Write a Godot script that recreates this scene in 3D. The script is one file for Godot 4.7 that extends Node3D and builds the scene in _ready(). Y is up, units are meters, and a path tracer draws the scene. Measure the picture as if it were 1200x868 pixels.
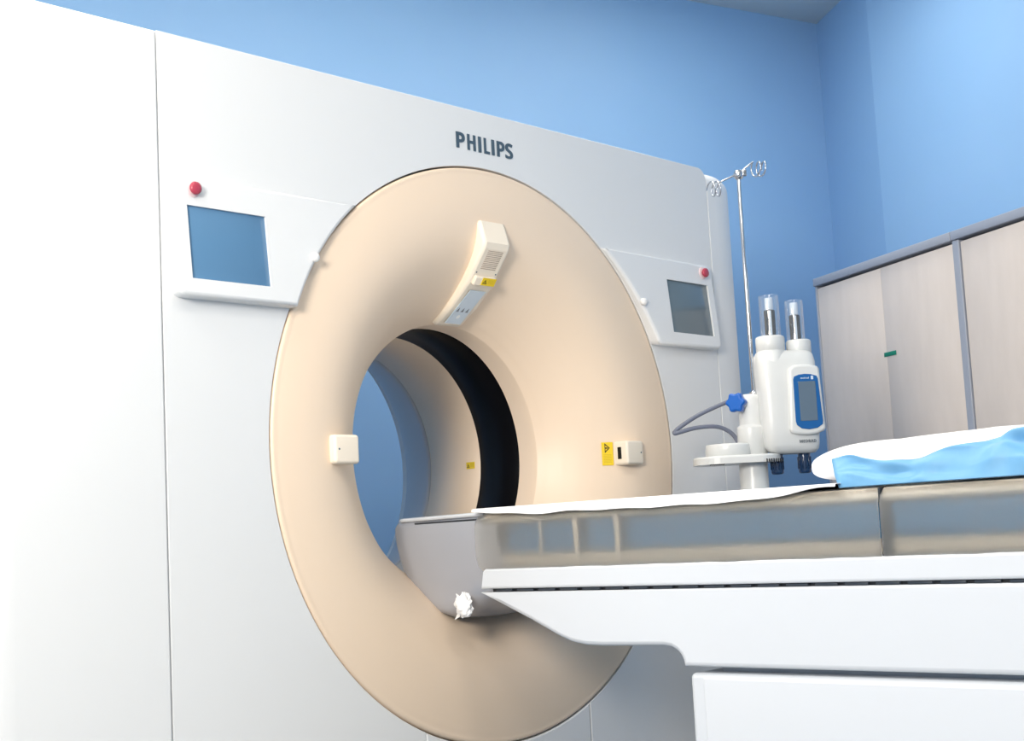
extends Node3D

# ------------------------------------------------------------------ helpers
var M := {}
var used := {}

func numbered(called: String) -> String:
	var n: int = used.get(called, 0)
	used[called] = n + 1
	return called if n == 0 else "%s_%03d" % [called, n]

func v3(a: float, b: float, c: float) -> Vector3:
	return Vector3(a, b, c)

func rgb(r: float, g: float, b: float) -> Color:
	return Color(r / 255.0, g / 255.0, b / 255.0)

func mat(called: String, c: Color, rough := 0.5, metal := 0.0, spec := 0.5) -> StandardMaterial3D:
	var m := StandardMaterial3D.new()
	m.resource_name = called
	m.albedo_color = c
	m.roughness = rough
	m.metallic = metal
	m.metallic_specular = spec
	M[called] = m
	return m

func noise_tex(freq: float, a: Color, b: Color, sd: int, size := 512) -> NoiseTexture2D:
	var n := FastNoiseLite.new()
	n.seed = sd
	n.frequency = freq
	n.fractal_octaves = 4
	var t := NoiseTexture2D.new()
	t.width = size
	t.height = size
	t.seamless = true
	t.noise = n
	var g := Gradient.new()
	g.set_color(0, a)
	g.set_color(1, b)
	t.color_ramp = g
	return t

func stool() -> SurfaceTool:
	var st := SurfaceTool.new()
	st.begin(Mesh.PRIMITIVE_TRIANGLES)
	return st

func tri(st: SurfaceTool, a: Vector3, b: Vector3, c: Vector3, sm := -1) -> void:
	# a, b, c run counter-clockwise seen from outside
	for p in [a, c, b]:
		st.set_smooth_group(sm)
		st.set_uv(Vector2(p.x, p.y))
		st.add_vertex(p)

func quad(st: SurfaceTool, a: Vector3, b: Vector3, c: Vector3, d: Vector3, sm := -1) -> void:
	tri(st, a, b, c, sm)
	tri(st, a, c, d, sm)

func make(st: SurfaceTool) -> ArrayMesh:
	st.generate_normals()
	return st.commit()

func part(parent: Node3D, called: String, mesh: Mesh, m: Material, at := Vector3.ZERO) -> MeshInstance3D:
	var o := MeshInstance3D.new()
	o.name = called
	o.mesh = mesh
	o.material_override = m
	o.position = at
	parent.add_child(o, true)
	return o

func tag(o: Node, label: String, category: String, group := "", kind := "") -> void:
	if label != "":
		o.set_meta("label", label)
	if category != "":
		o.set_meta("category", category)
	if group != "":
		o.set_meta("group", group)
	if kind != "":
		o.set_meta("kind", kind)

func thing(called: String, label: String, category: String, at := Vector3.ZERO, turn := 0.0, group := "") -> Node3D:
	var o := Node3D.new()
	o.name = numbered(called)
	add_child(o)
	o.position = at
	o.rotation.y = turn
	tag(o, label, category, group)
	return o

# rounded box, bevelled edges; c centre, s full size, b bevel
func rbox(st: SurfaceTool, c: Vector3, s: Vector3, b: float, n := 3) -> void:
	var h := s * 0.5
	b = minf(b, minf(h.x, minf(h.y, h.z)) * 0.999)
	var seg := n
	# sphere-like grid mapped to the box: 6 faces, each (seg*2+2) squared
	var dirs := [[Vector3.RIGHT, Vector3.UP, Vector3.BACK], [Vector3.LEFT, Vector3.UP, Vector3.FORWARD], [Vector3.UP, Vector3.BACK, Vector3.RIGHT], [Vector3.DOWN, Vector3.FORWARD, Vector3.RIGHT], [Vector3.BACK, Vector3.UP, Vector3.LEFT], [Vector3.FORWARD, Vector3.UP, Vector3.RIGHT]]
	for f in dirs:
		var nn: Vector3 = f[0]
		var uu: Vector3 = f[1]
		var vv: Vector3 = nn.cross(uu)
		var pu := []
		for i in seg + 1:
			pu.append([-1.0, tan(-PI / 4 + PI / 4 * i / seg)])
		for i in seg + 1:
			pu.append([1.0, tan(PI / 4 * i / seg)])
		var g := []
		for a in pu:
			var row := []
			for d in pu:
				var sphere: Vector3 = (nn + uu * float(a[1]) + vv * float(d[1])).normalized()
				var sgn: Vector3 = nn + uu * float(a[0]) + vv * float(d[0])
				row.append(c + sgn * (h - Vector3.ONE * b) + sphere * b)
			g.append(row)
		for i in g.size() - 1:
			for j in g.size() - 1:
				quad(st, g[i][j], g[i + 1][j], g[i + 1][j + 1], g[i][j + 1], 1)

func rboxm(c: Vector3, s: Vector3, b: float, n := 3) -> ArrayMesh:
	var st := stool()
	rbox(st, c, s, b, n)
	return make(st)

# lathe: prof = array of Vector2(radius, height); axis 0 = y up, 1 = z
func lathe(st: SurfaceTool, prof: Array, seg := 48, axis := 0, c := Vector3.ZERO, sx := 1.0, sz := 1.0) -> void:
	for i in prof.size() - 1:
		for k in seg:
			var q := []
			for e in [[i, k], [i, k + 1], [i + 1, k + 1], [i + 1, k]]:
				var a: float = TAU * (e[1] % seg) / seg
				var p: Vector2 = prof[e[0]]
				if axis == 0:
					q.append(c + v3(p.x * cos(a) * sx, p.y, -p.x * sin(a) * sz))
				else:
					q.append(c + v3(p.x * cos(a) * sx, p.x * sin(a) * sz, p.y))
			if (q[0] as Vector3).distance_to(q[1]) < 1e-7:
				tri(st, q[0], q[2], q[3], 1)
			elif (q[2] as Vector3).distance_to(q[3]) < 1e-7:
				tri(st, q[0], q[1], q[2], 1)
			else:
				quad(st, q[0], q[1], q[2], q[3], 1)

func lathem(prof: Array, seg := 48, axis := 0, c := Vector3.ZERO, sx := 1.0, sz := 1.0) -> ArrayMesh:
	var st := stool()
	lathe(st, prof, seg, axis, c, sx, sz)
	return make(st)

# a cylinder with rounded rims as a lathe profile, bottom to top
func cyl(r: float, y0: float, y1: float, b := 0.003) -> Array:
	var p := [Vector2(0, y0)]
	for i in 4:
		var a := PI / 2 * i / 3.0
		p.append(Vector2(r - b + b * sin(a), y0 + b - b * cos(a)))
	for i in 4:
		var a := PI / 2 * i / 3.0
		p.append(Vector2(r - b + b * cos(a), y1 - b + b * sin(a)))
	p.append(Vector2(0, y1))
	return p

# tube along a path
func tube(st: SurfaceTool, path: Array, r: float, seg := 10) -> void:
	var rings := []
	var up := Vector3.UP
	for i in path.size():
		var t: Vector3 = ((path[mini(i + 1, path.size() - 1)] as Vector3) - (path[maxi(i - 1, 0)] as Vector3)).normalized()
		if i == 0 and absf(t.dot(up)) > 0.95:
			up = Vector3.RIGHT
		var s := t.cross(up).normalized()
		up = s.cross(t).normalized()
		var ring := []
		for k in seg:
			var a := TAU * k / seg
			ring.append(path[i] + (s * cos(a) + up * sin(a)) * r)
		rings.append(ring)
	for i in rings.size() - 1:
		for k in seg:
			quad(st, rings[i][k], rings[i + 1][k], rings[i + 1][(k + 1) % seg], rings[i][(k + 1) % seg], 1)
	for k in range(1, seg - 1):
		tri(st, rings[0][0], rings[0][k], rings[0][k + 1])
		var e: Array = rings[-1]
		tri(st, e[0], e[k + 1], e[k])

func tubem(path: Array, r: float, seg := 10) -> ArrayMesh:
	var st := stool()
	tube(st, path, r, seg)
	return make(st)

func smooth_path(pts: Array, n := 8) -> Array:
	var out := []
	for i in pts.size() - 1:
		var p0: Vector3 = pts[maxi(i - 1, 0)]
		var p1: Vector3 = pts[i]
		var p2: Vector3 = pts[i + 1]
		var p3: Vector3 = pts[mini(i + 2, pts.size() - 1)]
		for k in n:
			out.append(p1.cubic_interpolate(p2, p0, p3, float(k) / n))
	out.append(pts[-1])
	return out

# plate: polygon in x,y with chamfered front edge; zf gives the front height at a point. Placed by a transform.
func plate(st: SurfaceTool, poly: PackedVector2Array, back: float, zf: Callable, ch := 0.003, xf := Transform3D(), rounds := 1) -> void:
	if Geometry2D.is_polygon_clockwise(poly):
		poly = poly.duplicate()
		poly.reverse()
	var n := poly.size()
	var nrm := []
	for i in n:
		var e0: Vector2 = (poly[i] - poly[(i + n - 1) % n]).normalized()
		var e1: Vector2 = (poly[(i + 1) % n] - poly[i]).normalized()
		var m0 := Vector2(-e0.y, e0.x)
		var m1 := Vector2(-e1.y, e1.x)
		var m := (m0 + m1)
		m = m / maxf(0.4, (1.0 + m0.dot(m1)))
		nrm.append(m)
	var rings := []
	var base := []
	for i in n:
		base.append(xf * v3(poly[i].x, poly[i].y, back))
	rings.append(base)
	for k in rounds + 1:
		var a := PI / 2 * k / rounds
		var ring := []
		for i in n:
			var p: Vector2 = poly[i] + nrm[i] * ch * (1.0 - cos(a))
			ring.append(xf * v3(p.x, p.y, float(zf.call(p)) - ch * (1.0 - sin(a))))
		rings.append(ring)
	for k in rings.size() - 1:
		for i in n:
			var j := (i + 1) % n
			quad(st, rings[k][i], rings[k][j], rings[k + 1][j], rings[k + 1][i], 1 if (k > 0 and rounds > 1) else -1)
	var inner := PackedVector2Array()
	for i in n:
		inner.append(poly[i] + nrm[i] * ch)
	var idx := Geometry2D.triangulate_polygon(Transform2D().scaled(Vector2.ONE * 1000.0) * inner)
	if idx.is_empty():
		print("triangulation failed, n=", n)
	for i in range(0, idx.size(), 3):
		var a := idx[i]
		var b := idx[i + 1]
		var c := idx[i + 2]
		if (inner[b] - inner[a]).cross(inner[c] - inner[a]) < 0:
			var t := b
			b = c
			c = t
		tri(st, rings[-1][a], rings[-1][b], rings[-1][c])
		tri(st, rings[0][a], rings[0][c], rings[0][b])

func platem(poly: PackedVector2Array, back: float, front: float, ch := 0.003, xf := Transform3D(), rounds := 1) -> ArrayMesh:
	var st := stool()
	plate(st, poly, back, func(_p): return front, ch, xf, rounds)
	return make(st)

func rrect(x0: float, y0: float, x1: float, y1: float, r: float, n := 5) -> PackedVector2Array:
	var o := PackedVector2Array()
	for c in [[x1 - r, y0 + r, -90], [x1 - r, y1 - r, 0], [x0 + r, y1 - r, 90], [x0 + r, y0 + r, 180]]:
		for i in n + 1:
			var a := deg_to_rad(c[2] + 90.0 * i / n)
			o.append(Vector2(c[0] + r * cos(a), c[1] + r * sin(a)))
	return o

func lerp_table(t: Array, x: float) -> float:
	# t: array of Vector2, x ascending; smooth interpolation
	if x <= t[0].x:
		return t[0].y
	for i in t.size() - 1:
		if x <= t[i + 1].x:
			var k: float = (x - t[i].x) / (t[i + 1].x - t[i].x)
			var p0: float = t[maxi(i - 1, 0)].y
			var p3: float = t[mini(i + 2, t.size() - 1)].y
			return cubic_interpolate(t[i].y, t[i + 1].y, p0, p3, k)
	return t[-1].y

func text_mesh(s: String, size: Vector2, m: Material, depth := 0.002) -> TextMesh:
	var f := SystemFont.new()
	f.font_names = PackedStringArray(["Droid Sans"])
	f.font_weight = 700
	var t := TextMesh.new()
	t.font = f
	t.text = s
	t.font_size = 100
	t.pixel_size = 0.01
	t.depth = depth / (size.x / 3.64)
	t.material = m
	return t

func lettering(parent: Node3D, called: String, s: String, w: float, h: float, at: Vector3, m: Material, depth := 0.002) -> MeshInstance3D:
	var t := text_mesh(s, Vector2(w, h), m, depth)
	var b := t.get_aabb()
	var o := part(parent, called, t, m, at)
	o.scale = v3(w / b.size.x, h / b.size.y, depth / b.size.z)
	return o

func letter(parent: Node3D, called: String, s: String, c: Vector3, w: float, h: float, m: Material) -> void:
	var t := text_mesh(s, Vector2(0.2, 0.05), m, 0.002)
	var b := t.get_aabb()
	var o := part(parent, called, t, m)
	o.scale = v3(w / b.size.x, h / b.size.y, 0.002 / b.size.z)
	o.position = c - b.get_center() * o.scale

# ------------------------------------------------------------------ scene
const R := 0.74      # radius of the cream disc
const IY := 1.05     # height of the bore's axis
var rng := RandomNumberGenerator.new()
const H := 3.2       # ceiling

func _ready() -> void:
	rng.seed = 7
	var cam := Camera3D.new()
	cam.name = "camera"
	cam.position = v3(-2.76373, 0.82293, 2.60181)
	cam.rotation = v3(0.1132107, -0.8267867, -0.0515576)
	cam.fov = rad_to_deg(2.0 * atan(434.0 / 1716.615))
	cam.near = 0.05
	cam.far = 50.0
	add_child(cam)
	cam.current = true

	var env := Environment.new()
	env.background_mode = Environment.BG_COLOR
	env.background_color = Color(0, 0, 0)
	env.tonemap_mode = Environment.TONE_MAPPER_LINEAR
	env.tonemap_exposure = 1.2
	env.sdfgi_enabled = true
	env.ssao_enabled = true
	env.ssil_enabled = true
	var we := WorldEnvironment.new()
	we.name = "environment"
	we.environment = env
	add_child(we)

	materials()
	lamps()
	room()
	gantry()
	couch()
	bedding()
	injector()
	cabinets()

func materials() -> void:
	var wall := mat("blue_wall", Color.WHITE, 0.55)
	wall.albedo_texture = noise_tex(0.006, rgb(138, 181, 224), rgb(145, 186, 227), 3)
	wall.uv1_triplanar = true
	wall.uv1_world_triplanar = true
	wall.uv1_scale = Vector3.ONE * 0.35
	mat("plaster_white", rgb(226, 226, 222), 0.8)
	mat("floor_vinyl", rgb(88, 102, 116), 0.35)
	mat("shell_white", rgb(232, 234, 236), 0.38)
	mat("shell_edge", rgb(170, 172, 176), 0.7)
	mat("cream", rgb(245, 223, 199), 0.42)
	mat("ring_black", rgb(13, 14, 18), 0.3, 0.0, 0.2)
	mat("rear_shaded_white", rgb(196, 198, 204), 0.45)  # white shell plastic greyed, its shade is put into the colour
	mat("cream_light", rgb(248, 236, 218), 0.4)
	mat("screen_reflecting_blue", rgb(92, 134, 172), 0.12)  # left screen, the blue it reflects is put into the colour
	mat("screen_reflecting_grey", rgb(104, 120, 130), 0.12)  # same glass on the right, its duller reflection is in the colour
	mat("logo_grey", rgb(72, 92, 108), 0.5)
	mat("button_red", rgb(178, 62, 84), 0.35)
	mat("button_collar", rgb(240, 214, 218), 0.4)
	mat("knob_white", rgb(240, 240, 240), 0.3)
	mat("slot_black", rgb(10, 10, 12), 0.5)
	mat("vent_line", rgb(176, 152, 134), 0.7)
	mat("couch_white", rgb(212, 217, 224), 0.32)
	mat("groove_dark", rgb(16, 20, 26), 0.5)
	mat("groove_segment", rgb(46, 54, 64), 0.45)
	mat("mattress_blue", rgb(46, 108, 152), 0.6)
	mat("top_lit_cream", rgb(232, 220, 204), 0.5)  # paled so the colour carries the lit top edge of the cover
	mat("tray_cream", rgb(205, 192, 176), 0.6)
	mat("cradle_grey", rgb(170, 174, 184), 0.14, 0.0, 0.9)
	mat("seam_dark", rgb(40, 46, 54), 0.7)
	var vin := mat("vinyl_cover", Color(0.96, 0.96, 0.95, 0.06), 0.42)
	vin.refraction_enabled = true
	vin.refraction_scale = 0.045
	vin.transparency = BaseMaterial3D.TRANSPARENCY_ALPHA
	mat("paper_white", rgb(246, 247, 250), 0.85)
	mat("tissue_white", rgb(244, 245, 247), 0.9)
	var drape := mat("drape_blue", Color.WHITE, 0.5)
	drape.albedo_texture = noise_tex(0.02, rgb(104, 162, 206), rgb(116, 172, 213), 9, 256)
	drape.uv1_triplanar = true
	drape.uv1_scale = Vector3.ONE * 4.0
	mat("chrome", rgb(205, 208, 214), 0.16, 1.0)
	mat("injector_white", rgb(218, 221, 222), 0.3)
	mat("injector_blue", rgb(12, 92, 160), 0.3)
	mat("knob_blue", rgb(10, 96, 190), 0.35)
	mat("lcd_grey", rgb(92, 112, 132), 0.2)
	mat("cable_grey", rgb(112, 118, 136), 0.45)
	mat("plunger_dark", rgb(14, 20, 28), 0.6)
	mat("plunger_light", rgb(206, 220, 236), 0.4)
	mat("ink_grey", rgb(96, 106, 116), 0.5)
	var glass := mat("syringe_glass", Color(0.9, 0.94, 0.97, 0.04), 0.05)
	glass.transparency = BaseMaterial3D.TRANSPARENCY_ALPHA
	var smoke := mat("smoked_knob", Color(0.06, 0.2, 0.36, 0.7), 0.2)
	smoke.transparency = BaseMaterial3D.TRANSPARENCY_ALPHA
	var cab := mat("cabinet_beige", Color.WHITE, 0.42)
	cab.albedo_texture = noise_tex(0.02, rgb(206, 197, 191), rgb(214, 205, 199), 21, 256)
	cab.uv1_triplanar = true
	cab.uv1_scale = v3(2.0, 0.6, 2.0)
	mat("aluminium", rgb(154, 161, 176), 0.4)
	mat("label_green", rgb(18, 128, 104), 0.5)
	mat("metal_black", rgb(24, 24, 26), 0.5)
	# printed stickers
	sticker("sticker_yellow", 96, 128, Vector2(48, 32), Rect2i(14, 68, 68, 50), true)
	sticker("sticker_wide", 160, 80, Vector2(36, 40), Rect2i(72, 14, 78, 54))
	var im2 := Image.create(64, 128, false, Image.FORMAT_RGB8)
	im2.fill(rgb(206, 222, 236))
	for k in 3:
		for y in range(66, 82):
			for x in range(6 + k * 19, 18 + k * 19):
				if absf(x - 12.0 - k * 19) < (y - 64) * 0.33 and (y % 5 != 0):
					im2.set_pixel(x, y, rgb(70, 84, 104))
	for y in range(92, 108):
		for x in range(24, 40):
			if Vector2(x - 32, y - 100).length() < 7.0:
				im2.set_pixel(x, y, rgb(240, 246, 250))
	var pm := mat("control_print", Color.WHITE, 0.3)
	pm.albedo_texture = ImageTexture.create_from_image(im2)

# yellow warning print: a black triangle and lines of fine text
func sticker(called: String, w: int, h: int, c: Vector2, text: Rect2i, turned := false) -> void:
	var im := Image.create(w, h, false, Image.FORMAT_RGB8)
	im.fill(rgb(246, 212, 40))
	for y in range(-22, 23):
		for x in range(-28, 29):
			var a := absf(x)
			var inside := a < (y + 22) * 0.62
			var inner := y > -11 and y < 17 and a < (y + 11) * 0.6
			if inside and (not inner or (a < 4 and y > -4)):
				im.set_pixel(int(c.x) - y, int(c.y) + x, rgb(40, 34, 10)) if turned else im.set_pixel(int(c.x) + x, int(c.y) + y, rgb(40, 34, 10))
	for line in text.size.y / 7:
		for x in text.size.x:
			if (x * 7 + line * 13) % 11 > 2:
				for k in 2:
					im.set_pixel(text.position.x + x, text.position.y + line * 7 + k, rgb(190, 154, 30))
	var sm := mat(called, Color.WHITE, 0.5)
	sm.albedo_texture = ImageTexture.create_from_image(im)

# a flat printed sheet with its own uv, w x h, thin box, facing +z
func sheet(w: float, h: float, t := 0.0012) -> ArrayMesh:
	var st := stool()
	var a := [v3(-w / 2, -h / 2, t), v3(w / 2, -h / 2, t), v3(w / 2, h / 2, t), v3(-w / 2, h / 2, t)]
	var u := [Vector2(0, 1), Vector2(1, 1), Vector2(1, 0), Vector2(0, 0)]
	for k in [0, 2, 1, 0, 3, 2]:
		st.set_smooth_group(-1)
		st.set_uv(u[k])
		st.add_vertex(a[k])
	for i in 4:
		var j := (i + 1) % 4
		var p: Vector3 = a[i]
		var q: Vector3 = a[j]
		quad(st, v3(p.x, p.y, 0), v3(q.x, q.y, 0), q, p)
	return make(st)

# ------------------------------------------------------------------ light
const LAMP_COLOR := Color(1.0, 0.968, 0.92)

func lamps() -> void:
	# photographer's softbox on a stand, beside the camera
	var at := v3(-3.85, 1.98, 1.9)
	var aim := v3(0.3, 1.1, 0.0)
	var t := thing("softbox_lamp", "black studio softbox with white front on a thin stand", "studio lamp", v3(at.x, 0, at.z))
	var look := Basis.looking_at(aim - at, Vector3.UP)
	var head := Node3D.new()
	head.name = "head"
	t.add_child(head)
	head.position = v3(0, at.y, 0)
	head.basis = look
	var st := stool()
	var w := 0.45
	var b := 0.07
	var f := [v3(-w, -w, -0.2), v3(w, -w, -0.2), v3(w, w, -0.2), v3(-w, w, -0.2)]
	var k := [v3(-b, -b, 0.15), v3(b, -b, 0.15), v3(b, b, 0.15), v3(-b, b, 0.15)]
	for i in 4:
		var j := (i + 1) % 4
		quad(st, f[j], f[i], k[i], k[j])
	quad(st, k[0], k[1], k[2], k[3])
	part(head, "shade", make(st), M.metal_black)
	var glow := mat("lamp_glow", Color(1, 1, 1), 0.6)
	glow.emission_enabled = true
	glow.emission = LAMP_COLOR
	glow.emission_energy_multiplier = 2.0
	part(head, "lamp_diffuser", rboxm(v3(0, 0, -0.19), v3(0.88, 0.88, 0.01), 0.004, 1), glow)
	part(t, "pole", lathem(cyl(0.014, 0.02, at.y - 0.12), 12), M.metal_black)
	for i in 3:
		var a := TAU * i / 3.0
		part(t, "leg", tubem([v3(0, 0.35, 0), v3(cos(a) * 0.42, 0.012, sin(a) * 0.42)], 0.01, 8), M.metal_black)
	var l := AreaLight3D.new()
	l.name = "softbox_light"
	l.area_size = Vector2(0.86, 0.86)
	l.light_color = LAMP_COLOR
	l.light_energy = 10.0
	l.area_range = 12.0
	l.shadow_enabled = true
	add_child(l)
	l.global_transform = Transform3D(look, at + look * v3(0, 0, -0.215))
	# unseen ceiling panels; the rear ones are added to brighten the walls
	for p in [[-2.6, 2.4, 1.3], [-0.9, 1.9, 1.3], [-2.6, 0.6, 1.3], [-1.1, -0.3, 2.4], [0.5, -0.2, 1.2], [1.9, -0.15, 1.0]]:
		var c := thing("unseen_ceiling_light", "unseen square white recessed light panel in the ceiling", "ceiling light", v3(p[0], H, p[1]), 0.0, "ceiling light panels")
		var fr := stool()
		for s in [-1, 1]:
			rbox(fr, v3(s * 0.31, -0.012, 0), v3(0.02, 0.024, 0.64), 0.004, 1)
			rbox(fr, v3(0, -0.012, s * 0.31), v3(0.6, 0.024, 0.02), 0.004, 1)
		part(c, "frame", make(fr), M.aluminium)
		part(c, "lamp_diffuser", rboxm(v3(0, -0.008, 0), v3(0.598, 0.012, 0.598), 0.003, 1), glow)
		var al := AreaLight3D.new()
		al.name = "unseen_panel_light"
		al.area_size = Vector2(0.58, 0.58)
		al.light_color = LAMP_COLOR
		al.light_energy = p[2]
		al.area_range = 12.0
		al.shadow_enabled = true
		add_child(al, true)
		al.global_transform = Transform3D(Basis.looking_at(Vector3.DOWN, Vector3.FORWARD), v3(p[0], H - 0.03, p[1]))

# ------------------------------------------------------------------ room
func wall(called: String, a: Vector2, b: Vector2, m: Material) -> void:
	# inner face runs from a to b (plan x,z); thickness outwards
	var d := (b - a).normalized()
	var n := Vector2(d.y, -d.x) * 0.15
	var e := d * 0.0
	var p := [a - e, b + e, b + e + n, a - e + n]
	var st := stool()
	for i in 4:
		var q: Vector2 = p[i]
		var r: Vector2 = p[(i + 1) % 4]
		quad(st, v3(q.x, 0, q.y), v3(q.x, H, q.y), v3(r.x, H, r.y), v3(r.x, 0, r.y))
	for y in [0.0, H]:
		quad(st, v3(p[0].x, y, p[0].y), v3(p[1].x, y, p[1].y), v3(p[2].x, y, p[2].y), v3(p[3].x, y, p[3].y))
	var o := part(self, called, make(st), m)
	o.set_meta("kind", "structure")

func room() -> void:
	var a := Vector2(3.311, -0.882)
	var b := Vector2(2.955, -0.425)
	var u := Vector2(-0.4615, 0.8875)
	var c := b + u * 5.6
	var l := Vector2(-4.4, -0.882 - 0.2872 * 7.711)
	var lf := Vector2(-4.4, c.y)
	wall("wall_back", l, a, M.blue_wall)
	wall("wall_corner", a, b, M.blue_wall)
	wall("wall_right", b, c, M.blue_wall)
	wall("wall_front", c, lf, M.plaster_white)
	wall("wall_left", lf, l, M.blue_wall)
	for k in 2:
		var st := stool()
		var y0 := -0.1 if k == 0 else H
		rbox(st, v3(-0.4, y0 + 0.05, 0.95), v3(8.4, 0.1, 8.6), 0.001, 1)
		var o := part(self, "floor" if k == 0 else "ceiling", make(st), M.floor_vinyl if k == 0 else M.plaster_white)
		o.set_meta("kind", "structure")

# ------------------------------------------------------------------ gantry
func disc_z(r: float) -> float:
	return lerp_table(DISC, r)

const DISC := [Vector2(0.478, -0.25), Vector2(0.50, -0.214), Vector2(0.53, -0.172), Vector2(0.57, -0.124), Vector2(0.61, -0.084), Vector2(0.66, -0.044), Vector2(0.71, -0.014), Vector2(0.76, 0.004), Vector2(0.81, 0.012), Vector2(0.86, 0.0135), Vector2(0.91, 0.011), Vector2(0.96, 0.006), Vector2(0.99, 0.002)]

func side_cover(parent: Node3D, s: float, x0: float, flat: float, rad: float, tb: float) -> void:
	# plan path from the front seam round the corner to the rear
	var path := [Vector2(x0, -0.07), Vector2(x0, -0.001), Vector2(x0 + 0.001, 0.0), Vector2(x0 + 0.004, 0.0), Vector2(flat - 0.004, 0.0)]
	for i in 13:
		var a := PI / 2 * i / 12.0
		path.append(Vector2(flat + rad * sin(a), -rad + rad * cos(a)))
	path.append(Vector2(flat + rad, -0.5))
	for i in 5:
		var a := PI / 2 * i / 4.0
		path.append(Vector2(flat + rad - 0.06 + 0.06 * cos(a), -0.78 - 0.06 * sin(a)))
	path.append(Vector2(x0, -0.84))
	var n := path.size()
	var nr := []
	for i in n:
		var t: Vector2 = (path[mini(i + 1, n - 1)] - path[maxi(i - 1, 0)]).normalized()
		nr.append(Vector2(t.y, -t.x) if i > 2 else Vector2(0, -1.0) * float(i > 0))
	var levels := [[0.02, 0.0]]
	levels.append([0.9, 0.0])
	levels.append([1.947 - tb, 0.0])
	for i in range(1, 7):
		var a := PI / 2 * i / 6.0
		levels.append([1.947 - tb + tb * sin(a), tb * (1.0 - cos(a))])
	var st := stool()
	var rows := []
	for lv in levels:
		var row := []
		for i in n:
			var p: Vector2 = path[i] + (nr[i] as Vector2) * float(lv[1])
			row.append(v3(s * maxf(p.x, x0), lv[0], p.y))
		rows.append(row)
	for k in rows.size() - 1:
		for i in n - 1:
			if s > 0:
				quad(st, rows[k][i], rows[k][i + 1], rows[k + 1][i + 1], rows[k + 1][i], 1)
			else:
				quad(st, rows[k][i + 1], rows[k][i], rows[k + 1][i], rows[k + 1][i + 1], 1)
	var top: Array = rows[-1]
	for i in n - 1:
		var p: Vector3 = top[i]
		var q: Vector3 = top[i + 1]
		quad(st, p, q, v3(s * x0, p.y, q.z), v3(s * x0, p.y, p.z), 1)
	part(parent, "side_cover", make(st), M.shell_white)

func arc(r: float, a0: float, a1: float, n: int) -> Array:
	var o := []
	for i in n + 1:
		var a := deg_to_rad(lerpf(a0, a1, float(i) / n))
		o.append(Vector2(r * cos(a), IY + r * sin(a)))
	return o

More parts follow.
